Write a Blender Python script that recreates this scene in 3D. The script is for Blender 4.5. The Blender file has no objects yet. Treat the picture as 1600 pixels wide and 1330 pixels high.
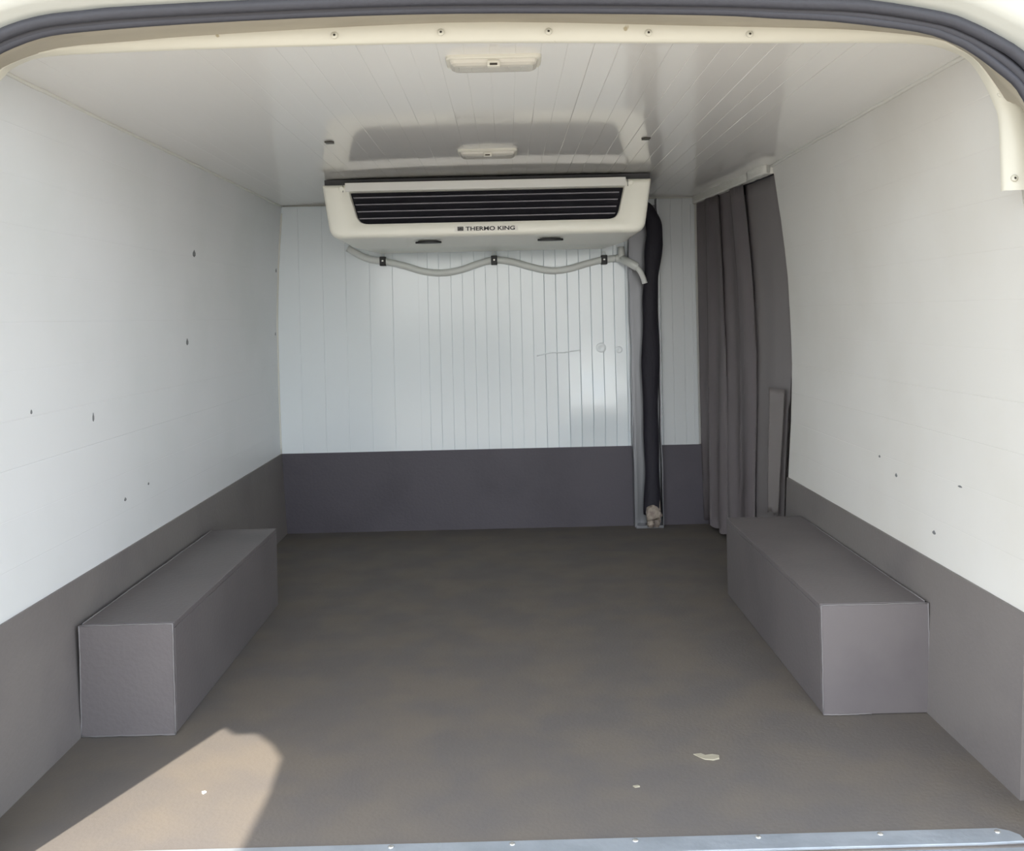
import bpy, bmesh, math, random
from mathutils import Vector, Matrix
random.seed(7)
S = bpy.context.scene
COL = S.collection

# ------------------------------------------------------------------ camera
cam_d = bpy.data.cameras.new('camera'); cam = bpy.data.objects.new('camera', cam_d); COL.objects.link(cam)
cam_d.sensor_width = 36; cam_d.lens = 1500/1600*36; cam_d.shift_y = -161.9/1600; cam_d.clip_start = 0.02
_r = Vector((.9997, -.0048, -.0226)).normalized(); _f = Vector((.0046, 1, -.006)).normalized()
_u = _r.cross(_f).normalized(); _r = _f.cross(_u)
cam.matrix_world = Matrix(((_r.x, _u.x, -_f.x, 0), (_r.y, _u.y, -_f.y, 0), (_r.z, _u.z, -_f.z, .743), (0, 0, 0, 1)))
S.camera = cam

# ------------------------------------------------------------------ world, sun, exposure
w = bpy.data.worlds.new('World'); S.world = w; w.use_nodes = True
nt = w.node_tree; nt.nodes.clear()
out = nt.nodes.new('ShaderNodeOutputWorld'); bg = nt.nodes.new('ShaderNodeBackground')
sky = nt.nodes.new('ShaderNodeTexSky'); sky.sky_type = 'NISHITA'; sky.sun_disc = False
sky.sun_elevation = math.radians(55); sky.sun_rotation = math.radians(200); sky.dust_density = 4; sky.air_density = 1.4
hz = nt.nodes.new('ShaderNodeMixRGB'); hz.inputs[0].default_value = .62
hz.inputs[2].default_value = (6.0, 6.5, 7.1, 1)          # bright hazy overcast veil mixed into the clear sky
tc = nt.nodes.new('ShaderNodeTexCoord'); sx = nt.nodes.new('ShaderNodeSeparateXYZ'); rp = nt.nodes.new('ShaderNodeValToRGB')
rp.color_ramp.elements[0].position = 0; rp.color_ramp.elements[0].color = (1, .985, .95, 1)
rp.color_ramp.elements[1].position = .7; rp.color_ramp.elements[1].color = (.56, .62, .72, 1)
mu = nt.nodes.new('ShaderNodeMixRGB'); mu.blend_type = 'MULTIPLY'; mu.inputs[0].default_value = 1; mu.inputs[1].default_value = (8.2, 8.7, 9.3, 1)
nt.links.new(tc.outputs['Generated'], sx.inputs[0]); nt.links.new(sx.outputs['Z'], rp.inputs[0]); nt.links.new(rp.outputs[0], mu.inputs[2]); nt.links.new(mu.outputs[0], hz.inputs[2])
nt.links.new(sky.outputs[0], hz.inputs[1]); nt.links.new(hz.outputs[0], bg.inputs[0]); nt.links.new(bg.outputs[0], out.inputs[0])
bg.inputs[1].default_value = .46
sd = bpy.data.lights.new('sun', 'SUN'); sd.energy = 6.5; sd.angle = math.radians(.6); sd.color = (1, .90, .76)
sun = bpy.data.objects.new('sun', sd); COL.objects.link(sun)
sun.rotation_euler = Vector((.246, .655, -1)).to_track_quat('-Z', 'Y').to_euler()
S.view_settings.view_transform = 'Standard'; S.view_settings.look = 'None'
S.view_settings.gamma = 1; S.view_settings.use_curve_mapping = False; S.view_settings.exposure = 0.60
S.cycles.max_bounces = 12; S.cycles.diffuse_bounces = 8

# ------------------------------------------------------------------ materials
def srgb(r, g, b):
    return tuple(((c/255)/12.92 if c/255 <= .04045 else ((c/255+.055)/1.055)**2.4) for c in (r, g, b)) + (1,)
def mat(name, col, rough=.5, metal=0, spec=.5, bump=0, bscale=40, stretch=(1, 1, 1), col2=None, cscale=4, cpos=(.45, .7),
        rvar=0, spots=None, coat=0):
    m = bpy.data.materials.new(name); m.use_nodes = True
    n = m.node_tree; b = n.nodes['Principled BSDF']; L = n.links
    b.inputs['Base Color'].default_value = col; b.inputs['Roughness'].default_value = rough
    b.inputs['Metallic'].default_value = metal; b.inputs['Specular IOR Level'].default_value = spec
    b.inputs['Coat Weight'].default_value = coat
    g = n.nodes.new('ShaderNodeNewGeometry'); mp = n.nodes.new('ShaderNodeMapping'); mp.inputs['Scale'].default_value = stretch
    L.new(g.outputs['Position'], mp.inputs['Vector'])
    def noise(scale, det=4):
        t = n.nodes.new('ShaderNodeTexNoise'); t.inputs['Scale'].default_value = scale; t.inputs['Detail'].default_value = det
        L.new(mp.outputs[0], t.inputs['Vector']); return t
    def ramp(src, a, c, ca=(0, 0, 0, 1), cb=(1, 1, 1, 1)):
        r = n.nodes.new('ShaderNodeValToRGB'); r.color_ramp.elements[0].position = a; r.color_ramp.elements[1].position = c
        r.color_ramp.elements[0].color = ca; r.color_ramp.elements[1].color = cb; L.new(src, r.inputs[0]); return r.outputs[0]
    c = None
    if col2:
        c = ramp(noise(cscale, 6).outputs['Fac'], cpos[0], cpos[1], col, col2)
    if spots:                                   # (scale, threshold, colour): sparse dirt flecks
        fac = ramp(noise(spots[0], 3).outputs['Fac'], spots[1], spots[1]+.02)
        mx = n.nodes.new('ShaderNodeMixRGB'); L.new(fac, mx.inputs[0])
        if c: L.new(c, mx.inputs[1])
        else: mx.inputs[1].default_value = col
        mx.inputs[2].default_value = spots[2]; c = mx.outputs[0]
    if c: L.new(c, b.inputs['Base Color'])
    if rvar:
        L.new(ramp(noise(cscale*1.7, 4).outputs['Fac'], .35, .65, (rough-rvar,)*3+(1,), (rough+rvar,)*3+(1,)), b.inputs['Roughness'])
    if bump:
        bp = n.nodes.new('ShaderNodeBump'); bp.inputs['Strength'].default_value = bump; bp.inputs['Distance'].default_value = .01
        L.new(noise(bscale, 3).outputs['Fac'], bp.inputs['Height']); L.new(bp.outputs[0], b.inputs['Normal'])
    return m
M = {}
M['front'] = mat('glossy_white_cladding', srgb(232, 239, 243), .15, spec=.7, bump=.07, bscale=7, stretch=(1, 1, .45), spots=(22, .80, srgb(175, 175, 166)))
M['side'] = mat('white_side_cladding', srgb(229, 231, 233), .42, spec=.45, bump=.06, bscale=7, col2=srgb(223, 226, 227), cscale=2.5, spots=(24, .82, srgb(170, 168, 160)))
M['side_r'] = mat('warm_white_side_cladding', srgb(226, 225, 221), .45, spec=.4, bump=.06, bscale=7, col2=srgb(219, 217, 211), cscale=2.5, spots=(24, .82, srgb(170, 168, 160)))
M['ceil'] = mat('glossy_ceiling_cladding', srgb(233, 232, 229), .07, spec=.75, bump=.02, bscale=6, stretch=(1, .3, 1))
M['back'] = mat('white_backing_sheet', srgb(205, 205, 200), .6)
M['dado'] = mat('grey_vinyl_lining_shaded', srgb(80, 76, 84), .55, spec=.45, bump=.08, bscale=120, col2=srgb(73, 69, 77), cscale=5)  # darker copy of the side lining vinyl; light falloff put into the colour
M['floor'] = mat('worn_grey_vinyl_floor', srgb(102, 98, 95), .78, spec=.2, bump=.1, bscale=160, col2=srgb(109, 103, 96), cscale=7,
                 cpos=(.4, .62), rvar=.05, spots=(45, .79, srgb(128, 120, 106)))
M['lining'] = mat('grey_vinyl_lining_lit', srgb(124, 119, 117), .5, spec=.5, bump=.08, bscale=120, col2=srgb(114, 109, 109), cscale=5)  # same vinyl as the front dado, lightened to carry glare near the opening
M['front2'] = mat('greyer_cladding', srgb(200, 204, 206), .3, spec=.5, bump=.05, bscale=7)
M['box'] = mat('grey_vinyl_box_lit', srgb(108, 103, 104), .5, spec=.5, bump=.08, bscale=120, col2=srgb(101, 96, 98), cscale=6)  # same vinyl again, glare put into its lighter colour
M['bead'] = mat('pale_grey_sealant', srgb(122, 119, 120), .5, bump=.2, bscale=60)
M['wbead'] = mat('white_sealant', srgb(226, 226, 220), .5, bump=.2, bscale=40)
M['cream'] = mat('cream_abs_plastic', srgb(250, 249, 238), .33, spec=.5)
M['strip'] = mat('satin_silver_strip', srgb(232, 231, 226), .38, metal=.05)
M['plate'] = mat('dark_grey_plate', srgb(78, 77, 80), .7)
M['dark'] = mat('dark_coil', srgb(38, 37, 46), .6, bump=.6, bscale=300, stretch=(6, 1, 1))
M['black'] = mat('black_plastic', srgb(22, 22, 24), .45)
M['louv'] = mat('grey_louvre', srgb(150, 148, 156), .4)
M['foam'] = mat('black_foam_wrap', srgb(34, 32, 42), .75, bump=.5, bscale=45, stretch=(1, 1, .4))
M['oldfoam'] = mat('torn_beige_foam', srgb(170, 158, 146), .9, bump=.8, bscale=90, col2=srgb(120, 108, 104), cscale=40)
M['chan'] = mat('brushed_aluminium_channel', srgb(132, 133, 137), .38, metal=.6, bump=.1, bscale=30, stretch=(1, 1, .1))
M['hose'] = mat('pale_grey_hose', srgb(228, 231, 228), .35)
M['curtain'] = mat('dark_grey_curtain', srgb(158, 151, 154), .5, spec=.4, bump=.25, bscale=14, stretch=(1, 1, .25), col2=srgb(142, 134, 138), cscale=3)
M['curtain3'] = mat('mid_grey_curtain', srgb(172, 167, 168), .5, spec=.4, bump=.15, bscale=10, stretch=(1, 1, .25))
M['curtain2'] = mat('lighter_grey_curtain', srgb(182, 176, 175), .5, spec=.4, bump=.2, bscale=14, stretch=(1, 1, .25))
M['lip'] = mat('cream_painted_trim', srgb(208, 206, 194), .4, bump=.08, bscale=20, spots=(30, .71, srgb(170, 160, 135)))
M['flange'] = mat('dusty_beige_flange', srgb(168, 162, 148), .6, bump=.2, bscale=25, stretch=(.4, 1, 1), col2=srgb(140, 134, 120), cscale=7, cpos=(.5, .72))
M['seal'] = mat('weathered_grey_rubber', srgb(60, 61, 69), .6, bump=.15, bscale=80)
M['body'] = mat('white_van_paint', srgb(196, 198, 192), .35, coat=.3)
M['alu'] = mat('aluminium_sill', srgb(176, 184, 192), .38, metal=.5, bump=.15, bscale=50, col2=srgb(160, 168, 176), cscale=12)
M['chrome'] = mat('bright_screw', srgb(220, 220, 216), .25, metal=.8)
M['dscrew'] = mat('dark_screw', srgb(70, 66, 60), .4, metal=.5)
M['lens'] = mat('aged_lamp_lens', srgb(206, 203, 194), .18, spec=.6, bump=.1, bscale=120, stretch=(1, 4, 1))
M['lampb'] = mat('aged_white_lamp_base', srgb(218, 216, 205), .4)
M['ink'] = mat('black_print', srgb(25, 24, 24), .5)
M['grey_ink'] = mat('grey_print', srgb(120, 120, 118), .5)
M['label'] = mat('label_film', srgb(232, 230, 222), .35)
M['ground'] = mat('sandy_yard', srgb(140, 134, 123), .9, bump=.3, bscale=6, col2=srgb(128, 122, 113), cscale=.6)
M['chip'] = mat('pale_paint_chip', srgb(160, 154, 136), .8)
M['mark'] = mat('grey_scuff', srgb(120, 122, 124), .7)
M['doorin'] = mat('dark_door_inner', srgb(60, 58, 62), .7)

# ------------------------------------------------------------------ helpers
def obj(name, bm, m, parent=None, smooth=False, kind=None, label=None):
    me = bpy.data.meshes.new(name)
    if isinstance(bm, bpy.types.Mesh): me = bm
    else:
        bmesh.ops.recalc_face_normals(bm, faces=bm.faces); bm.to_mesh(me); bm.free()
    if m is not None and not me.materials: me.materials.append(m)
    if smooth:
        for p in me.polygons: p.use_smooth = True
    o = bpy.data.objects.new(name, me); COL.objects.link(o)
    if parent: o.parent = parent
    if kind: o['kind'] = kind
    if label: o['label'] = label
    return o
def thing(name, label, cat, loc, group=None):
    o = bpy.data.objects.new(name, None); COL.objects.link(o); o.location = loc; o.empty_display_size = .05
    o['label'] = label; o['category'] = cat
    if group: o['group'] = group
    return o
def add_box(bm, x0, x1, y0, y1, z0, z1, bev=0):
    vs = [bm.verts.new((x, y, z)) for x in (x0, x1) for y in (y0, y1) for z in (z0, z1)]
    fs = [bm.faces.new([vs[i] for i in q]) for q in ((0, 1, 3, 2), (4, 6, 7, 5), (0, 4, 5, 1), (2, 3, 7, 6), (0, 2, 6, 4), (1, 5, 7, 3))]
    if bev:
        es = list({e for f in fs for e in f.edges})
        bmesh.ops.bevel(bm, geom=es, offset=bev, segments=2, affect='EDGES', profile=.5)
    return bm
def box(*a, bev=0): return add_box(bmesh.new(), *a, bev=bev)
def add_prism(bm, poly, f):          # poly: list of 2D points; f(p, t) -> 3D for t in 0,1
    a = [bm.verts.new(f(p, 0)) for p in poly]; b = [bm.verts.new(f(p, 1)) for p in poly]; n = len(poly)
    bm.faces.new(a); bm.faces.new(b[::-1])
    for i in range(n): bm.faces.new((a[i], b[i], b[(i+1) % n], a[(i+1) % n]))
    return bm
def smoothpath(pts, n=8):            # Catmull-Rom
    P = [Vector(p) for p in pts]; P = [2*P[0]-P[1]] + P + [2*P[-1]-P[-2]]; o = []
    for i in range(1, len(P)-2):
        for k in range(n):
            t = k/n; a, b, c, d = P[i-1:i+3]
            o.append(.5*((2*b)+(c-a)*t+(2*a-5*b+4*c-d)*t*t+(3*b-a-3*c+d)*t**3))
    o.append(P[-2]); return o
def add_tube(bm, pts, rad, seg=10, cap=True):
    pts = [Vector(p) for p in pts]; rings = []; up = None
    for i, p in enumerate(pts):
        t = (pts[min(i+1, len(pts)-1)]-pts[max(i-1, 0)]).normalized()
        if up is None: up = Vector((0, 0, 1)) if abs(t.z) < .9 else Vector((0, 1, 0))
        a = t.cross(up).normalized(); up = a.cross(t).normalized()
        r = rad(i/(len(pts)-1)) if callable(rad) else rad
        rx, rz = r if isinstance(r, tuple) else (r, r)
        rings.append([bm.verts.new(p + a*rx*math.cos(2*math.pi*k/seg) + up*rz*math.sin(2*math.pi*k/seg)) for k in range(seg)])
    for A, B in zip(rings, rings[1:]):
        for k in range(seg): bm.faces.new((A[k], A[(k+1) % seg], B[(k+1) % seg], B[k]))
    if cap: bm.faces.new(rings[0][::-1]); bm.faces.new(rings[-1])
    return bm
def add_disc(bm, c, axis, r, h, seg=14):   # low domed cylinder standing from c along axis
    c = Vector(c); ax = Vector(axis).normalized()
    a = ax.orthogonal().normalized(); b = ax.cross(a)
    prof = [(r, 0), (r, h*.5), (r*.75, h*.9), (r*.3, h)]
    rings = [[bm.verts.new(c + ax*z + (a*math.cos(2*math.pi*k/seg)+b*math.sin(2*math.pi*k/seg))*q) for k in range(seg)] for q, z in prof]
    for A, B in zip(rings, rings[1:]):
        for k in range(seg): bm.faces.new((A[k], A[(k+1) % seg], B[(k+1) % seg], B[k]))
    bm.faces.new(rings[0][::-1]); bm.faces.new(rings[-1]); return bm
def loft(bm, rings, closed=True, cap0=False, cap1=False):
    R = [[bm.verts.new(p) for p in r] for r in rings]; n = len(R[0])
    for A, B in zip(R, R[1:]):
        for k in range(n if closed else n-1): bm.faces.new((A[k], A[(k+1) % n], B[(k+1) % n], B[k]))
    if cap0: bm.faces.new(R[0][::-1])
    if cap1: bm.faces.new(R[-1])
    return bm

# ------------------------------------------------------------------ the cargo bay shell
YB, YE = 3.36, 1.43            # partition plane, rear end of the side linings
LP = [(-.790, 0), (-.797, .14), (-.803, .28), (-.806, .50), (-.806, .75), (-.797, .95), (-.780, 1.148)]
RP = [(.755, 0), (.761, .14), (.768, .28), (.780, .45), (.786, .62), (.778, .85), (.762, 1.0), (.742, 1.148)]
def prof_at(P, z):
    for (a, za), (b, zb) in zip(P, P[1:]):
        if za <= z <= zb: return a+(b-a)*(z-za)/(zb-za)
    return P[-1][0]
def ceil_z(x): return 1.144 + .012*(1-((x+.02)/.78)**2)

floor = obj('floor', box(-.86, .86, 1.31, 3.42, -.05, 0), M['floor'], kind='structure')

def shell(name, P, y0, y1, s, m=M['back']):    # s: outward sign; backing sheet behind the planks
    bm = bmesh.new(); poly = [(x+s*.007, z) for x, z in P] + [(x+s*.045, z) for x, z in P[::-1]]
    add_prism(bm, poly, lambda p, t: (p[0], y0+(y1-y0)*t, p[1]))
    return obj(name, bm, m, kind='structure')
wall_left = shell('wall_left', LP, 1.345, YB, -1)
wall_right = shell('wall_right', RP, YE, 2.655, 1)

def plank_mesh(name, wdt, length, g, c, m, t=.006):
    bm = bmesh.new()
    poly = [(-wdt/2, -t), (-wdt/2, -g), (-wdt/2+c, 0), (wdt/2-c, 0), (wdt/2, -g), (wdt/2, -t)]
    add_prism(bm, poly, lambda p, k: (p[0], p[1], length*k))
    me = bpy.data.meshes.new(name); bmesh.ops.recalc_face_normals(bm, faces=bm.faces); bm.to_mesh(me); bm.free(); me.materials.append(m)
    return me
def place(me, parent, origin, wv, nv, lv, sx=1):
    o = bpy.data.objects.new('plank', me); COL.objects.link(o); o.parent = parent
    wv, nv, lv = (Vector(v).normalized() for v in (wv, nv, lv))
    R = Matrix((wv, nv, lv)).transposed().to_4x4()
    o.matrix_local = Matrix.Translation(origin) @ R @ Matrix.Diagonal((sx, 1, 1, 1))
    return o
# side walls: horizontal boards above the grey lining
def side_planks(wall, P, y0, y1, s, m):
    n = 11; z0, z1 = .275, 1.148; zs = [z0+(z1-z0)*i/n for i in range(n+1)]
    meshes = [plank_mesh('plank', .08, y1-y0, g, .0012, m) for g in (.00015, .0003, .0006)]
    for i in range(n):
        a, b = Vector((prof_at(P, zs[i]), 0, zs[i])), Vector((prof_at(P, zs[i+1]), 0, zs[i+1])); mid = (a+b)/2
        wv = (b-a) if s < 0 else (a-b); nv = Vector((0, 1, 0)).cross(wv)       # y = z x x
        place(meshes[(0, 1, 0, 2, 0, 0, 1, 0, 1, 0, 1)[i]], wall, Vector((mid.x, y0, mid.z)), wv, nv, (0, 1, 0), (b-a).length/.08)
side_planks(wall_left, LP, 1.345, YB, -1, M['side'])
side_planks(wall_right, RP, YE, 2.655, 1, M['side_r'])
# grey vinyl lining up to knee height on both sides
def lining(wall, P, y0, y1, s):
    pts = [p for p in P if p[1] < .279] + [(prof_at(P, .2795), .2795)]
    bm = bmesh.new(); poly = [(x-s*.004, z) for x, z in pts] + [(x+s*.008, z) for x, z in pts[::-1]]
    add_prism(bm, poly, lambda p, t: (p[0], y0+(y1-y0)*t, p[1]))
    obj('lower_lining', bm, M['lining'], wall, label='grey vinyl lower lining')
lining(wall_left, LP, 1.345, YB, -1); lining(wall_right, RP, YE, 2.655, 1)

# front partition with upright boards
wall_front = obj('wall_front', box(-.84, .90, YB+.007, YB+.05, 0, 1.17), M['back'], kind='structure')
PW = .0407; H0, H1 = .277, 1.142
kinds = {'soft': plank_mesh('plank', PW, H1-H0, .0004, .0008, M['front']),
         'mid': plank_mesh('plank', PW, H1-H0, .0018, .0014, M['front']),
         'deep': plank_mesh('plank', PW, H1-H0, .0042, .0016, M['front'])}
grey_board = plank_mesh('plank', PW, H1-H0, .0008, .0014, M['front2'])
wide = {'soft': plank_mesh('plank', PW*2, H1-H0, .0006, .0012, M['front']),
        'mid': plank_mesh('plank', PW*2, H1-H0, .0012, .0018, M['front'])}
def bulged_plank(xc, wd):          # knocked boards near the channel, belly shaped to catch the sky as a highlight
    g, c, t = .0042, .0016, .006
    poly = [(-wd/2, -t), (-wd/2, -g), (-wd/2+c, 0), (wd/2-c, 0), (wd/2, -g), (wd/2, -t)]
    a = .022*math.exp(-((xc-.31)/.085)**2); rings = []
    for k in range(29):
        l = (H1-H0)*k/28; z = H0+l
        d = a*math.exp(-((z-.40)/.13)**2)+(.0009*math.sin(z*47+xc*60)+.0007*math.sin(z*95+xc*130))*math.exp(-((z-.5)/.15)**2)*math.exp(-((xc-.31)/.11)**2)
        d *= 1-math.exp(-((z-H0)/.06)**2)
        rings.append([(px, py+(d if py > -t else 0), l) for px, py in poly])
    bm = loft(bmesh.new(), rings, cap0=True, cap1=True); me = bpy.data.meshes.new('plank')
    bmesh.ops.recalc_face_normals(bm, faces=bm.faces); bm.to_mesh(me); bm.free(); me.materials.append(M['front'])
    for p in me.polygons: p.use_smooth = abs(p.normal.z) < .9
    me.set_sharp_from_angle(angle=math.radians(20)); return me
x = -.806; i = 0
while x < .655:
    if x < -.36: me, wd = wide['soft' if i % 2 else 'mid'], PW*2
    elif x < -.02: me, wd = kinds['mid' if i % 2 else 'soft'], PW
    elif x < .12: me, wd = kinds['mid'], PW
    elif x < .46: me, wd = kinds['deep'], PW
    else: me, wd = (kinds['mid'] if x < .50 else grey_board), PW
    tilt = random.uniform(-.006, .006)
    if .13 < x+wd/2 < .45: me = bulged_plank(x+wd/2, wd)
    place(me, wall_front, Vector((x+wd/2, YB, H0)), (-1, tilt, 0), (-tilt, -1, 0), (0, 0, 1)); x += wd; i += 1
XR = x                                   # right-hand edge of the cladding
obj('cover_strip', box(-.325, -.309, YB-.002, YB, H0, H1), M['front'], wall_front)
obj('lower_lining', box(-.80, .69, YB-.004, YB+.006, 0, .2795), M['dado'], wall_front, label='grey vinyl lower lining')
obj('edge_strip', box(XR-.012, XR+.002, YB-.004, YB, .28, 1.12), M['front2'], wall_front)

# ceiling: boards running front to back on a shallow arch
CX0, CX1 = -.782, .745
bm = bmesh.new(); xs = [CX0-.03+(CX1-CX0+.06)*k/24 for k in range(25)]
poly = [(x, ceil_z(x)+.007) for x in xs] + [(x, ceil_z(x)+.045) for x in xs[::-1]]
add_prism(bm, poly, lambda p, t: (p[0], 1.385+(YB+.05-1.385)*t, p[1]))
ceiling = obj('ceiling', bm, M['back'], kind='structure')
n = 38; wd = (CX1-CX0)/n
cm = [plank_mesh('plank', wd, YB-1.385, g, c, M['ceil']) for g, c in ((.00004, .0006), (.0003, .0009), (.0010, .0010))]
for k in range(n):
    a, b = CX0+wd*k, CX0+wd*(k+1); A, B = Vector((a, 0, ceil_z(a))), Vector((b, 0, ceil_z(b)))
    dz = random.uniform(-.00025, .00025); wv = (B-A)+Vector((0, 0, dz)); nv = Vector((0, 1, 0)).cross(wv)
    tilt = random.uniform(-.0015, .0015)
    q = 0 if k < 7 or k > 32 else (1 if k < 22 else 2)
    if k % 3 == 1 and q: q -= 1
    place(cm[q], ceiling, Vector(((a+b)/2, 1.385, (A.z+B.z)/2)), wv, nv, (0, 1, tilt*0))
for (x, y) in ((-.400, 2.21), (.334, 2.25)):
    z = ceil_z(x); bm = bmesh.new(); add_disc(bm, (x, y, z), (0, 0, -1), .011, .003); add_box(bm, x-.009, x+.009, y-.012, y+.012, z-.0035, z-.001)
    obj('slotted_screw', bm, M['dscrew'], ceiling)
# sealant beads in the corners
bm = bmesh.new(); add_tube(bm, [(-.7795+random.uniform(-.001, .001), 1.40+k*.05, 1.1435+random.uniform(-.0008, .0008)) for k in range(40)], .0042, 6)
obj('trim_1', bm, M['wbead'], kind='structure', smooth=True)
bm = bmesh.new(); add_tube(bm, [(.7405+random.uniform(-.001, .001), 1.41+k*.05, 1.1435+random.uniform(-.001, .001)) for k in range(26)], .0046, 6)
obj('trim_2', bm, M['wbead'], kind='structure', smooth=True)
bm = bmesh.new(); add_tube(bm, [(prof_at(LP, z)+.001, YB-.002, z) for z in [.28+.03*k for k in range(29)]], .0035, 6)
obj('trim_3', bm, M['wbead'], kind='structure', smooth=True)

# side-door opening behind the curtain
door = obj('door_1', box(.875, .91, 2.60, 3.42, .0, 1.17, bev=.004), M['doorin'], kind='structure')
obj('door_handle', box(.862, .876, 2.82, 2.95, .52, .55, bev=.004), M['black'], door)
obj('trim_4', box(.745, .90, 2.62, 3.41, 1.150, 1.19), M['doorin'], kind='structure')
# header over the curtain, patched with filler at its rear end
hv0, hv1 = Vector((.738, 2.655, 0)), Vector((.665, 3.36, 0)); hd = (hv1-hv0).normalized(); hn = Vector((-hd.y, hd.x, 0))
if hn.x > 0: hn = -hn
bm = bmesh.new(); rings = []
for k in range(29):
    t = k/28; p = hv0.lerp(hv1, t); j = random.uniform(-.0015, .0015); zt = 1.146; zb = 1.122+j*.6
    fat = .010+.004*(1-t)+j
    rings.append([tuple(p+hn*fat+Vector((0, 0, zt+.01))), tuple(p+hn*fat+Vector((0, 0, zb+.004))), tuple(p+hn*(fat-.003)+Vector((0, 0, zb))), tuple(p-hn*.02+Vector((0, 0, zb))), tuple(p-hn*.02+Vector((0, 0, zt+.01)))])
loft(bm, rings, cap0=True, cap1=True)
header = obj('trim_5', bm, M['wbead'], kind='structure')
bm = bmesh.new(); p = hv0.lerp(hv1, .10)
rr = []
for q in range(7):
    p = hv0.lerp(hv1, q*.035); a = .010*math.sin(math.pi*(q+.5)/7)
    rr.append([tuple(p+hn*(.015+a+random.uniform(-.002, .002))+Vector((0, 0, 1.149-z+random.uniform(-.002, .002)))) for z in (0, .010, .022, .028)]+[tuple(p+hn*.002+Vector((0, 0, 1.123))), tuple(p+hn*.002+Vector((0, 0, 1.149)))])
loft(bm, rr, cap0=True, cap1=True); obj('filler_lump', bm, M['wbead'], header, smooth=True)

# ------------------------------------------------------------------ rear opening: lip, flange, rubber seal, body
A = [(-.765, .02), (-.762, .60), (-.750, .90), (-.743, 1.02), (-.732, 1.085), (-.718, 1.106), (-.700, 1.120), (-.654, 1.133), (-.52, 1.137), (-.379, 1.139), (-.131, 1.140), (.03, 1.138), (.199, 1.134), (.38, 1.130), (.549, 1.127), (.614, 1.123), (.650, 1.113), (.678, 1.097), (.700, 1.063), (.712, 1.035), (.718, 1.016), (.720, .97), (.7205, .908)]
B = [(-.775, .02), (-.772, .60), (-.760, .90), (-.752, 1.02), (-.738, 1.085), (-.722, 1.104), (-.700, 1.119), (-.632, 1.139), (-.52, 1.147), (-.44, 1.152), (-.203, 1.161), (-.002, 1.163), (.29, 1.151), (.41, 1.146), (.519, 1.140), (.619, 1.127), (.656, 1.111), (.683, 1.091), (.711, 1.052), (.722, 1.035), (.742, 1.026), (.76, .98), (.762, .908)]
D = [(-.775, .02), (-.772, .60), (-.757, .90), (-.740, 1.02), (-.712, 1.085), (-.694, 1.104), (-.676, 1.117), (-.624, 1.136), (-.563, 1.144), (-.417, 1.152), (-.192, 1.158), (.016, 1.157), (.275, 1.149), (.37, 1.142), (.448, 1.136), (.561, 1.120), (.610, 1.104), (.639, 1.088), (.673, 1.061), (.700, 1.036), (.722, .99), (.735, .95), (.742, .908)]
E2 = [(-.785, .02), (-.782, .60), (-.767, .90), (-.748, 1.04), (-.720, 1.100), (-.700, 1.118), (-.665, 1.138), (-.614, 1.153), (-.555, 1.159), (-.495, 1.163), (-.189, 1.171), (.016, 1.170), (.271, 1.163), (.40, 1.157), (.502, 1.151), (.596, 1.133), (.632, 1.119), (.663, 1.103), (.697, 1.083), (.726, 1.050), (.752, 1.005), (.765, .96), (.772, .908)]
def dens(P, n=3): return [(p.x, p.z) for p in smoothpath([(a, 0, b) for a, b in P], n)]
A_, B_ = dens(A), dens(B)
# flange and seal carry on down both pillars to the sill
D_, E_ = dens(D+[(.750, .60), (.752, .02)]), dens(E2+[(.778, .60), (.780, .02)])
BF = dens(B+[(.766, .60), (.768, .02)])
r3 = lambda P, y, dx=0, dz=0: [(x, y, z+dz) for x, z in P]
bm = bmesh.new(); loft(bm, [r3(A_, 1.392), r3(A_, 1.381), r3([(a[0]*.5+b[0]*.5, a[1]*.5+b[1]*.5) for a, b in zip(A_, B_)], 1.378), r3(B_, 1.372), r3(B_, 1.380, dz=.012), r3([(x, z+.012) for x, z in A_], 1.392)], closed=False)
lip = obj('trim_6', bm, M['lip'], kind='structure', smooth=True)
def lip_screw(x, z, y=1.375):
    bm = bmesh.new(); add_disc(bm, (x, y+.001, z), (0, -1, .15), .0052, .003)
    sc = obj('screw', bm, M['lip'], lip, smooth=True)
    bm = bmesh.new(); add_disc(bm, (x, y-.0018, z), (0, -1, .15), .0018, .0008, 8); obj('screw_slot', bm, M['dscrew'], sc)
for px, z in ((-.238, 1.150), (-.086, 1.151), (.068, 1.149), (.211, 1.144), (.356, 1.139)): lip_screw(px, z)
lip_screw(.716, 1.046, 1.377); lip_screw(.733, .925, 1.377)
bm = bmesh.new(); loft(bm, [r3(BF, 1.374), r3([(b[0]*.6+d[0]*.4, b[1]*.6+d[1]*.4+.003) for b, d in zip(BF, D_)], 1.345), r3(D_, 1.305), r3([(x, z) for x, z in E_], 1.290)], closed=False)
obj('trim_7', bm, M['flange'], kind='structure', smooth=True)
# rubber door seal: two lobes side by side
seal = thing('door_seal', 'dark grey rubber weather seal curving around top of rear opening', 'seal', (0, 1.29, 1.16))
for nm, dy, f, r in (('inner_lobe', 1.299-1.29, .10, .0066), ('outer_lobe', 1.286-1.29, .78, .0085), ('bonding_strip', 1.297-1.29, .42, .0075)):
    bm = bmesh.new(); add_tube(bm, [((d[0]*(1-f)+e[0]*f), dy, (d[1]*(1-f)+e[1]*f)-1.16) for d, e in zip(D_, E_)], r, 8); obj(nm, bm, M['seal'], seal, smooth=True)
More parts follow.
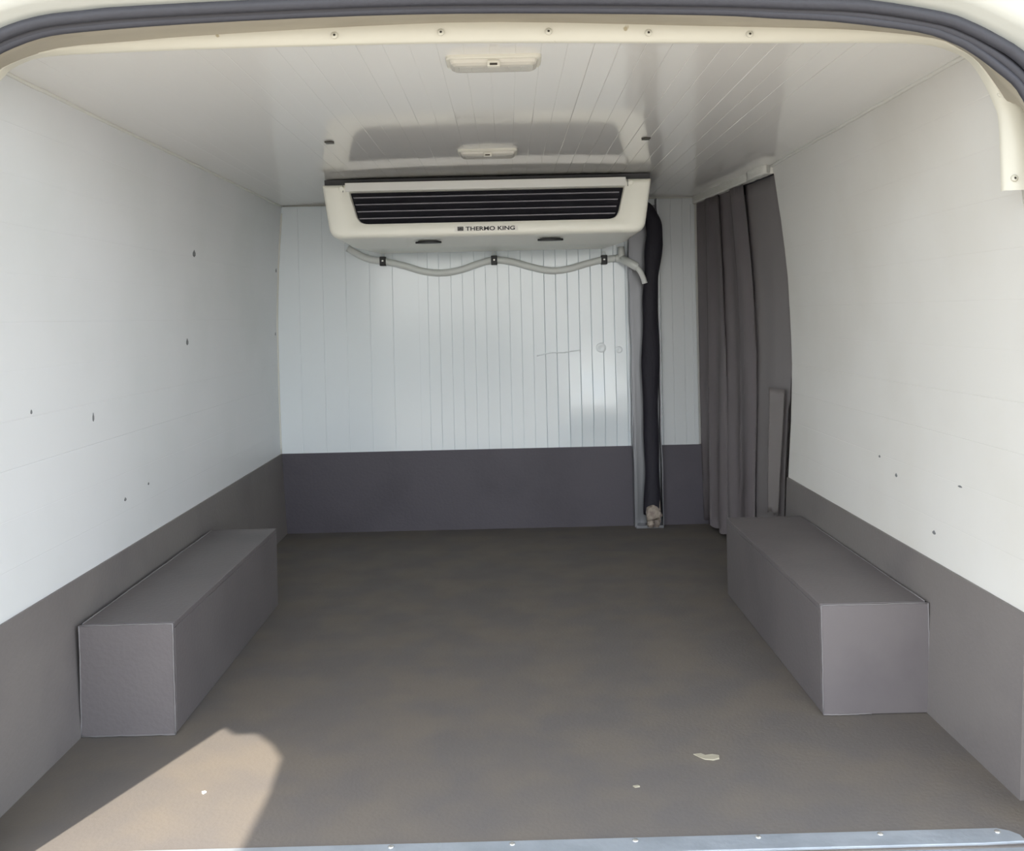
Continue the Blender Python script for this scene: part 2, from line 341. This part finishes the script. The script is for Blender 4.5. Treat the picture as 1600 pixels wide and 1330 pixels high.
# painted bodywork around the opening
def outer(P, k): return [(x*(1+.02*k), z+(.022*k if z > .95 else 0)) for x, z in P]
bm = bmesh.new(); loft(bm, [r3(E_, 1.291), r3(outer(E_, .35), 1.282), r3(outer(E_, .5), 1.262), r3(outer(E_, .9), 1.25), r3([(x*1.05, z+(.09 if z > .95 else 0)) for x, z in E_], 1.236), r3([(x*1.09, z+(.12 if z > .95 else 0)) for x, z in E_], 1.26)], closed=False)
obj('trim_8', bm, M['body'], kind='structure', smooth=True)
# outer skin of the van: sides, roof, rear pillars, bumper
obj('wall_outer_left', box(-.875, -.855, 1.23, 5.2, -.35, 1.2, bev=.008), M['body'], kind='structure')
obj('wall_outer_right', box(.92, .94, 1.23, 5.2, -.35, 1.2, bev=.008), M['body'], kind='structure')
obj('ceiling_outer', box(-.87, .93, 1.26, 5.2, 1.215, 1.25, bev=.01), M['body'], kind='structure')
obj('wall_cab', box(-.87, .93, 5.1, 5.2, -.3, 1.22, bev=.01), M['body'], kind='structure')
obj('trim_9', box(-.86, -.7365, 1.225, 1.33, -.02, .96, bev=.003), M['body'], kind='structure')
obj('trim_10', box(-.86, -.775, 1.2255, 1.345, .90, 1.215), M['body'], kind='structure')
obj('trim_11', box(.785, .93, 1.225, 1.425, -.02, 1.215, bev=.003), M['body'], kind='structure')
obj('trim_12', box(-.86, .93, 1.275, 1.40, 1.185, 1.22), M['body'], kind='structure')
obj('trim_13', box(-.84, .90, 1.16, 1.30, -.30, -.035, bev=.02), M['body'], kind='structure')
# aluminium threshold along the rear edge of the floor
sill = thing('door_sill', 'silver aluminium threshold strip along rear edge of the floor', 'sill', (0, 1.33, 0))
bm = bmesh.new()
pl = [(-.735, .019), (.676, .023), (.690, .016), (.700, .004), (.700, -.013), (.640, -.016), (-.735, -.019)]
loft(bm, [[(x, y, -.004) for x, y in pl], [(x, y, .0022) for x, y in pl], [(x*.998, y*.93, .003) for x, y in pl]], cap0=True, cap1=True)
obj('plate', bm, M['alu'], sill)
bm = bmesh.new(); add_box(bm, -.735, .745, -.034, -.017, -.012, -.002, bev=.002); obj('lip', bm, M['alu'], sill)
bm = bmesh.new(); add_box(bm, -.735, .745, -.046, -.033, -.05, -.014, bev=.002); obj('rubber_edge', bm, M['black'], sill)
for x, y in ((-.18, .012), (-.01, .012), (.163, .013), (.336, .014), (.508, .014), (.672, .012)):
    bm = bmesh.new(); add_disc(bm, (x, y, .0025), (0, 0, 1), .0045, .002, 10); obj('screw', bm, M['chrome'], sill, smooth=True)
# raised tailgate: hinged at the roof, reaching out over the bumper
LZ0, LS = 1.24, .35
def lid_pt(px, py):              # where a point of the gate's edge must sit to throw its shadow on floor point (px, py)
    z = 1.5
    for _ in range(20): y = py-.655*z; z = LZ0+(1.2-y)*LS
    return (px-.246*z, y)
edge = [lid_pt(*p) for p in ((-.393, 1.0), (-.393, 1.347), (-.393, 1.414), (-.393, 1.509), (-.403, 1.63), (-.430, 1.681), (-.47, 1.729), (-.509, 1.728), (-.545, 1.765))]
lid = [(.80, 1.22), (.82, .95), (.82, .0), (.78, -.25), (-.74, -.25)] + edge + [(-.905, 1.0), (-.88, 1.22)]
bm = bmesh.new(); add_prism(bm, lid, lambda p, t: (p[0], p[1], LZ0+(1.2-p[1])*LS+.03*t))
obj('door_2', bm, M['body'], kind='structure')
# yard outside, plus unseen walls added to shape horizon light, gapped for a reflection
obj('ground', box(-30, 30, -30, 30, -.75, -.70), M['ground'], kind='structure')
M['yard'] = mat('added_yard_wall', srgb(176, 172, 164), .9, bump=.4, bscale=12, col2=srgb(160, 156, 148), cscale=2)
obj('wall_added_left', box(-12, .45, -12.2, -12, -.70, .75), M['yard'], kind='structure')
obj('wall_added_right', box(2.5, 12, -12.2, -12, -.70, .75), M['yard'], kind='structure')

# ------------------------------------------------------------------ wheel-arch boxes
def arch_box(x0, x1, side, label, y0, y1, hgt):
    t = thing('wheel_arch_box', label, 'wheel arch box', ((x0+x1)/2, (y0+y1)/2, 0), 'boxes over the wheel arches')
    X0, X1, Y0, Y1 = x0-(x0+x1)/2, x1-(x0+x1)/2, -(y1-y0)/2, (y1-y0)/2
    obj('end_panel', box(X0, X1, Y0, Y0+.010, .001, hgt-.001, bev=.0012), M['box'], t)
    ix = X1 if side < 0 else X0; s = 1 if side < 0 else -1
    obj('side_panel', box(min(ix, ix-s*.010), max(ix, ix-s*.010), Y0+.0105, Y1, .001, hgt-.0105, bev=.0012), M['box'], t)
    obj('top_panel', box(X0, X1, Y0+.0105, Y1, hgt-.010, hgt, bev=.0012), M['box'], t)
    obj('rear_panel', box(X0, X1, Y1+.0005, Y1+.010, .001, hgt, bev=.0012), M['box'], t)
    ox = X0 if side < 0 else X1
    w_ = lambda: random.uniform(-.0005, .0005)
    def bead(a, b, r=.0014):
        bm = bmesh.new(); a, b = Vector(a), Vector(b)
        add_tube(bm, [a.lerp(b, k/12)+Vector((w_(), 0, w_())) for k in range(13)], lambda q: r*(.8+.3*math.sin(q*17)**2), 6)
        obj('sealant_bead', bm, M['bead'], t, smooth=True)
    bead((X0, Y0, hgt), (X1, Y0, hgt)); bead((ix, Y0, 0.002), (ix, Y0, hgt)); bead((ox, Y0, .03 if side > 0 else .002), (ox, Y0, hgt))
    bead((ix, Y0-.001, .002), (ix*.1 if side > 0 else ox, Y0-.001, .002))
    bead((ox-side*.002, Y0+.01, hgt), (ox-side*.002, Y1, hgt), .0016)
    return t
arch_box(-.7855, -.6165, -1, 'grey lined wheel arch box along left wall beside the sunlit patch', 1.732, 2.50, .202)
arch_box(.561, .7565, 1, 'grey lined wheel arch box along right wall below the curtain', 1.747, 2.50, .202)

# ------------------------------------------------------------------ evaporator unit under the ceiling
UX, UY = -.052, 2.75
unit = thing('evaporator_unit', 'cream refrigeration evaporator with black louvred grille hung under ceiling', 'cooling unit', (UX, UY, .965))
def rr_poly(xl0, xr0, zt, xl1, xr1, zb, r, n=7, rt=.004):
    """trapezoid outline, counter-clockwise seen from the rear: rounded bottom corners, nearly square top corners"""
    def corner(p, a, b, rad):
        p, a, b = Vector(p), Vector(a), Vector(b); u = (a-p).normalized(); v = (b-p).normalized()
        s, e = p+u*rad, p+v*rad
        return [((1-t)**2*s+2*(1-t)*t*p+t*t*e) for t in [k/n for k in range(n+1)]]
    P = [(xl0, zt), (xl1, zb), (xr1, zb), (xr0, zt)]; o = []
    for i, rad in enumerate((rt, r, r, rt)): o += corner(P[i], P[i-1], P[(i+1) % 4], rad)
    return o
def L3(P, y): return [(p.x-UX, y-UY, p.y-.965) for p in P]
o0 = rr_poly(-.524, .423, 1.131, -.503, .400, .975, .034)
def inset(P, d):
    c = Vector((-.052, 1.05)); return [Vector((c.x+(p.x-c.x)*(1-d/.47), c.y+(p.y-c.y)*(1-d/.078))) for p in P]
def inset_lr(P, d): return inset(P, d)
gi = rr_poly(-.446, .344, 1.1085, -.420, .322, 1.016, .028, rt=.003)
gi2 = inset(gi, -.0035)
bm = bmesh.new()
back = rr_poly(-.470, .372, 1.131, -.455, .357, .968, .03)
rings = [L3(gi, UY+.035), L3(gi, UY+.006), L3(gi2, UY), L3(inset(o0, .012), UY-.001), L3(inset(o0, .005), UY+.003), L3(inset(o0, .0012), UY+.011), L3(o0, UY+.024), L3(o0, UY+.22),
         L3(rr_poly(-.515, .412, 1.131, -.497, .394, .968, .034), UY+.28), L3(back, UY+.55)]
loft(bm, rings, cap1=True)
obj('housing', bm, M['cream'], unit, smooth=True)
bm = bmesh.new(); loft(bm, [L3(inset(gi, -.004), UY+.034), L3(inset(gi, -.004), UY+.045)], cap0=True, cap1=True)
obj('coil', bm, M['dark'], unit)
def X(x): return x-UX
def Z(z): return z-.965
for zc in (1.0925, 1.0725, 1.0525, 1.0325):
    tt = (1.1085-zc)/(1.1085-1.016); xa = -.444+.024*tt+.006; xb = .342-.020*tt-.010
    louv = obj('louvre', box(X(xa), X(xb), .005, .020, Z(zc)-.0014, Z(zc)+.0010, bev=.0006), M['louv'], unit)
    obj('louvre_blade', box(0, xb-xa-.002, .0, .011, -.0018, -.0002), M['black'], louv).location = (X(xa)+.001, .0075, Z(zc)+.002-.0015)
obj('top_strip', box(X(-.456), X(.3475), -.0045, .008, Z(1.1095), Z(1.134), bev=.0012), M['strip'], unit, label='silver metal strip above the grille')
for x in (-.463, .357):
    bm = bmesh.new(); add_disc(bm, (X(x-.004 if x < 0 else x+.006), -.0005, Z(1.118)), (0, -1, 0), .0075, .003, 16); s_ = obj('screw_cap', bm, M['cream'], unit, smooth=True)
for x in (-.462, .353):       # seam beside the strip
    obj('seam', box(X(x)-.0008, X(x)+.0008, -.0015, .0, Z(1.108), Z(1.130)), M['dark'], unit)
for x0, x1 in ((-.270, -.192), (.095, .172)):  # oval slots underneath
    bm = bmesh.new(); cx, rx = (x0+x1)/2, (x1-x0)/2
    ring = lambda z, s, dz=0: [(X(cx)+rx*s*math.cos(2*math.pi*k/24), .120+.019*s*math.sin(2*math.pi*k/24), z) for k in range(24)]
    loft(bm, [ring(.001, 1.0), ring(.0065, 1.0), ring(.0065, .8), ring(.0085, .8)], cap0=True, cap1=True); obj('drain_slot', bm, M['black'], unit, label='black oval outlet')
obj('mounting_plate', box(X(-.521), X(.422), .035, .56, Z(1.1315), Z(1.1485)), M['plate'], unit, label='dark mounting plate')
# maker's sticker
obj('sticker', box(X(-.146), X(.036), -.0016, -.0009, Z(.9885), Z(1.0035)), M['label'], unit)
stk = unit.children[-1]
LZ = .9905
bm = bmesh.new()
lx, s = -.137, .0115
for a, b, c_, d in ((0, 1, 0, .14), (0, 1, .86, 1), (0, .14, 0, 1), (.86, 1, 0, 1), (.22, .78, .62, .76), (.43, .57, .2, .62), (.2, .38, .2, .5), (.64, .8, .2, .5), (.2, .8, .44, .52)):
    add_box(bm, X(lx+a*s*1.45), X(lx+b*s*1.45), -.0021, -.0016, Z(LZ+c_*s), Z(LZ+d*s))
obj('emblem', bm, M['ink'], stk)
obj('emblem_ground', box(X(lx), X(lx+s*1.45), -.00185, -.0016, Z(LZ), Z(LZ+s)), M['grey_ink'], stk)
cu = bpy.data.curves.new('lettering', 'FONT'); cu.body = 'THERMO KING'; cu.size = .0155; cu.extrude = .0002; cu.offset = .0004; cu.space_character = 1.02
tmp = bpy.data.objects.new('tmp', cu); COL.objects.link(tmp); bpy.context.view_layer.update()
me = bpy.data.meshes.new_from_object(tmp.evaluated_get(bpy.context.evaluated_depsgraph_get())); bpy.data.objects.remove(tmp)
wv = max(v.co.x for v in me.vertices); k = .141/wv
for v in me.vertices: v.co = Vector((v.co.x*k+X(-.114), v.co.z-.0021, v.co.y*1.0+Z(LZ+.0002)))
me.materials.clear(); me.materials.append(M['ink']); me.name = 'lettering'
obj('lettering', me, None, stk)

# ------------------------------------------------------------------ drain hose with clips
hose = thing('drain_hose', 'pale grey drain hose sagging between black clips below cooling unit', 'hose', (-.04, YB-.012, .94))
HX, HY, HZ = -.04, YB-.012, .94
path = [(-.55, .992), (-.50, .962), (-.465, .950), (-.429, .945), (-.36, .928), (-.29, .906), (-.225, .899), (-.16, .908), (-.10, .927), (-.042, .940), (.02, .932), (.09, .912), (.150, .899), (.21, .902), (.28, .920), (.341, .933), (.40, .937)]
bm = bmesh.new(); add_tube(bm, [(p.x-HX, 0, p.z-HZ) for p in smoothpath([(a, 0, b) for a, b in path], 6)], .0125, 10)
obj('tube', bm, M['hose'], hose, smooth=True)
bm = bmesh.new(); add_tube(bm, [tuple(p) for p in smoothpath([(.385-HX, -.001, .937-HZ), (.402-HX, -.012, .934-HZ), (.412-HX, -.042, .924-HZ), (.426-HX, -.066, .914-HZ), (.447-HX, -.069, .900-HZ)], 5)], .0145, 10)
add_tube(bm, [(.400-HX, -.010, .975-HZ), (.401-HX, -.012, .95-HZ), (.404-HX, -.018, .93-HZ)], .012, 10)
obj('elbow', bm, M['hose'], hose, smooth=True)
bm = bmesh.new(); add_tube(bm, [tuple(p) for p in smoothpath([(.440-HX, -.069, .905-HZ), (.455-HX, -.069, .888-HZ), (.466-HX, -.068, .866-HZ), (.472-HX, -.066, .845-HZ)], 5)], .0095, 10)
obj('tail_tube', bm, M['hose'], hose, smooth=True)
for cx, cz in ((-.429, .945), (-.042, .940), (.341, .933)):
    c = obj('clip', box(-.0105, .0105, -.0150, .011, -.017, .015, bev=.002), M['black'], hose); c.location = (cx-HX, 0, cz-HZ)
    bm = bmesh.new(); add_disc(bm, (0, -.0150, 0), (0, -1, 0), .0042, .002, 10); obj('clip_screw', bm, M['chrome'], c, smooth=True)
    bm = bmesh.new(); add_tube(bm, [(.0065*math.cos(a), .004, .0215+.0065*math.sin(a)) for a in [k*2*math.pi/12 for k in range(13)]], .0013, 6, cap=False); obj('clip_eye', bm, M['hose'], c, smooth=True)

# ------------------------------------------------------------------ pipe channel and wrapped pipes
ch = thing('pipe_channel', 'upright silver channel holding black foam wrapped pipes on the front partition', 'channel', (.474, YB, 0))
CHX = .474
def jag(z): return .0015*math.sin(z*13)+.001*math.sin(z*31+1)
zs = [.002+k*.0325 for k in range(36)]
def flange(x0, x1, z0, z1, yb, yf, name):
    bm = bmesh.new(); zz = [z for z in zs if z0 <= z <= z1]
    loft(bm, [[(x0-CHX+jag(z), yb, z), (x0-CHX+jag(z), yf+jag(z+2), z), (x1-CHX+jag(z), yf+jag(z+2), z), (x1-CHX+jag(z), yb, z)] for z in zz], cap0=True, cap1=True)
    obj(name, bm, M['chan'], ch)
flange(.4245, .4275, 0, 1.14, -.004, -.047, 'side_flange')
flange(.5225, .5255, 0, 1.14, -.004, -.040, 'side_flange')
obj('back_plate', box(.4275-CHX, .5225-CHX, -.008, -.005, .002, 1.12), M['chan'], ch)
bm = bmesh.new()
loft(bm, [[(.4275-CHX, -.049, z), (.4275-CHX+.006+.002*math.sin(z*7), -.049, z), (.4275-CHX+.006+.002*math.sin(z*7), -.046, z), (.4275-CHX, -.046, z)] for z in zs if z < .95], cap0=True, cap1=True)
obj('front_lip', bm, M['chan'], ch)
obj('floor_foot', box(.4275-CHX, .5225-CHX, -.060, -.008, .001, .010, bev=.001), M['chan'], ch)
PO = Vector((.485-CHX, 3.322-YB, 0))     # wrapped pipes lie in the channel as parts of it
def foam_r(q):
    base = .031-.006*abs(math.sin(q*9))
    return (base+.0015*math.sin(q*41), .021+.001*math.sin(q*29))
bm = bmesh.new()
pp = [(.487-.485, 0, .045), (.4895-.485, .0, .20), (.488-.485, -.002, .40), (.4925-.485, -.004, .62), (.495-.485, -.006, .80), (.505-.485, -.010, .92), (.513-.485, -.016, 1.02), (.500-.485, -.03, 1.075), (.470-.485, -.05, 1.10)]
add_tube(bm, [tuple(p) for p in smoothpath(pp, 7)], foam_r, 14); obj('foam_wrap', bm, M['foam'], ch, smooth=True, label='black foam pipe wrap').location = PO
bm = bmesh.new(); add_tube(bm, [(.008, -.02, .035), (.004, -.018, .048), (0, -.012, .062), (-.002, -.006, .07)], lambda q: (.030-.010*q, .020), 12)
add_tube(bm, [(.022, -.012, .02), (.025, -.013, .06), (.026, -.011, .10)], lambda q: .007*(1-q*.8), 8)
add_tube(bm, [(-.008, -.015, .006), (-.004, -.018, .03)], .014, 8); add_tube(bm, [(.014, -.012, .006), (.012, -.016, .03)], .013, 8)
obj('torn_foam_end', bm, M['oldfoam'], ch, smooth=True, label='torn beige foam at the foot').location = PO

# ------------------------------------------------------------------ curtain over the side-door opening
ct = thing('strip_curtain', 'dark grey hanging curtain across the side doorway by right wall', 'curtain', (.70, 3.0, 0))
C0 = Vector((.70, 3.0, 0))
obj_rail = bmesh.new(); add_tube(obj_rail, [tuple(hv0.lerp(hv1, t)-C0+Vector((.012, 0, 1.124))) for t in (0.01, .5, .99)], .005, 8)
obj('rail', obj_rail, M['dark'], ct, smooth=True)
def cpoint(u, v, zt, zb, amp, ph, off):   # u along the opening 0..1 (rear->front), v 0 top..1 bottom
    z = zt+(zb-zt)*v
    top = hv0.lerp(hv1, u)
    # the lining bows outwards at mid height, the curtain hangs with it near the rear edge
    bow = (prof_at(RP, max(0, min(z, 1.147)))-.742)*(1-u)**1.2
    p = Vector((top.x+bow, top.y, z))
    wav = amp*math.sin(u*38+ph+1.3*math.sin(v*3+ph))*(.35+.65*v)
    return p+hn*(off+wav)-C0
def strip(u0, u1, zt, zb, off, ph, m, amp=.005, taper=0, label=None, gap=0):
    bm = bmesh.new(); nu, nv = 12, 26; g = []
    for j in range(nv+1):
        v = j/nv; row = []
        for i in range(nu+1):
            uu = u0+(u1-u0)*(i/nu); uu = (u0+u1)/2+(uu-(u0+u1)/2)*(1-taper*v)
            if gap and i == 0: uu += gap*min(1, max(0, (.62-(zt+(zb-zt)*v))/.08))   # rear edge pulled clear of the wall low down
            row.append(bm.verts.new(cpoint(uu, v, zt, zb+.004*math.sin(i*.9+ph), amp, ph, off)))
        g.append(row)
    for a, b in zip(g, g[1:]):
        for i in range(nu): bm.faces.new((a[i], a[i+1], b[i+1], b[i]))
    bmesh.ops.solidify(bm, geom=bm.faces[:], thickness=.002)
    obj('strip', bm, m, ct, smooth=True, label=label)
strip(.80, .985, 1.125, .02, -.004, .5, M['curtain'], .006)
strip(.62, .83, 1.125, .02, .004, 2.0, M['curtain'], .008)
strip(.45, .66, 1.125, .02, -.006, 3.6, M['curtain'], .008)
strip(.30, .47, 1.125, .03, .006, 5.2, M['curtain'], .006)
strip(-.010, .34, 1.125, .05, -.009, 1.1, M['curtain3'], .0015, gap=.03)
strip(.03, .17, .52, .165, .006, .2, M['curtain2'], .001, .25, 'short lighter grey strip')

# ------------------------------------------------------------------ interior lamps
def lamp(x, y, lx, ly, label):
    z = ceil_z(x); t = thing('ceiling_lamp', label, 'lamp', (x, y, z), 'interior ceiling lamps')
    def rr(hx, hy, r, zz, n=5):
        o = []
        for sx, sy, a0 in ((1, 1, 0), (-1, 1, 90), (-1, -1, 180), (1, -1, 270)):
            for k in range(n+1):
                a = math.radians(a0+90*k/n); o.append((sx*(hx-r)+r*math.cos(a), sy*(hy-r)+r*math.sin(a), zz))
        return o
    hx, hy = lx/2, ly/2
    bm = bmesh.new(); loft(bm, [rr(hx, hy, .012, .0), rr(hx, hy, .012, -.004), rr(hx-.002, hy-.002, .011, -.006), rr(hx-.006, hy-.006, .009, -.006)], cap0=True, cap1=True)
    obj('base', bm, M['lampb'], t)
    bm = bmesh.new(); loft(bm, [rr(hx-.006, hy-.006, .009, -.0058), rr(hx-.008, hy-.008, .009, -.011), rr(hx-.013, hy-.013, .008, -.0145), rr(hx-.03, hy-.020, .006, -.0155)], cap0=True, cap1=True)
    obj('lens', bm, M['lens'], t, smooth=False)
    for k in range(6):
        xx = -hx+.02+k*(lx-.04)/5.6
        if abs(xx) > .012: obj('lens_rib', box(xx-.0006, xx+.0006, -hy+.021, hy-.021, -.0163, -.0150), M['lens'], t)
    obj('switch', box(-.010, .010, -hy+.004, -hy+.016, -.0180, -.008, bev=.0015), M['lampb'], t)
    obj('switch_slot', box(-.006, .006, -hy+.0035, -hy+.008, -.0165, -.013), M['dscrew'], t)
lamp(-.013, 1.547, .152, .070, 'yellowed rectangular ceiling lamp nearest the rear opening')
lamp(-.040, 2.402, .148, .082, 'yellowed rectangular ceiling lamp just before the cooling unit')

# ------------------------------------------------------------------ small things on the floor, marks on the walls
def chip(name, label, cat, pts, x, y, m):
    bm = bmesh.new(); loft(bm, [[(a, b, 0.0004) for a, b in pts], [(a*.97, b*.97, .0022+.0008*math.sin(a*90)) for a, b in pts]], cap0=True, cap1=True)
    o = obj(name, bm, m); o.location = (x, y, 0); o['label'] = label; o['category'] = cat; return o
chip('paint_flake', 'pale yellowish flake lying on the floor near the right box', 'flake', [(-.021, .014), (-.008, .016), (-.002, .008), (.010, .009), (.021, .004), (.019, -.006), (.008, -.010), (-.006, -.006), (-.013, .002)], .316, 1.592, M['chip'])
chip('grit_crumb', 'tiny white crumb lying in the sunlit patch of floor', 'crumb', [(-.004, .003), (.001, .004), (.0045, .001), (.001, -.005), (-.002, -.002)], -.497, 1.515, M['wbead'])
chip('litter_crumb', 'tiny pale crumb on floor between the pale flake and the sill', 'crumb', [(-.005, .002), (.003, .003), (.006, -.001), (-.002, -.003)], .185, 1.50, M['chip'])
def mark(wall, y, z, wy, hz, s, P):
    x = prof_at(P, z); bm = bmesh.new()
    pts = [(0, hz), (wy*.5, hz*.1), (wy*.5, -hz*.6), (0, -hz), (-wy*.5, -hz*.6), (-wy*.5, hz*.1)]
    loft(bm, [[(x+s*.0002, y+a, z+b) for a, b in pts], [(x+s*.0012, y+a*.9, z+b*.9) for a, b in pts]], cap0=True, cap1=True)
    obj('scuff_mark', bm, M['mark'], wall)
for y, z, a, b in ((2.461, .922, .020, .010), (2.415, .697, .014, .009), (1.86, .566, .006, .009), (1.62, .60, .005, .004), (2.0, .38, .010, .004), (2.13, .39, .006, .003), (3.33, .92, .01, .008), (3.33, .70, .006, .006)): mark(wall_left, y, z, a, b, 1, LP)
for y, z, a, b in ((1.93, .405, .009, .004), (2.02, .43, .007, .003), (1.75, .33, .012, .004), (1.66, .43, .014, .002)): mark(wall_right, y, z, a, b, -1, RP)
# knocked and dented spots of the partition
for x, z, r in ((.325, .625, .019), (.388, .617, .013)):
    bm = bmesh.new(); seg = 24
    loft(bm, [[(x+r*q*math.cos(2*math.pi*k/seg), YB-h, z+r*q*math.sin(2*math.pi*k/seg)) for k in range(seg)] for q, h in ((1, .0001), (.8, .0022), (.5, .0026), (.25, .0012))], cap0=False, cap1=True)
    obj('round_blister', bm, M['front'], wall_front, smooth=True)
for pts in ([(.10, .602), (.15, .612), (.20, .611)], [(.195, .612), (.225, .616), (.255, .619)]):
    bm = bmesh.new(); add_tube(bm, [tuple(p) for p in smoothpath([(a, YB-.0003, b) for a, b in pts], 5)], .0022, 6); obj('crease', bm, M['front'], wall_front, smooth=True)
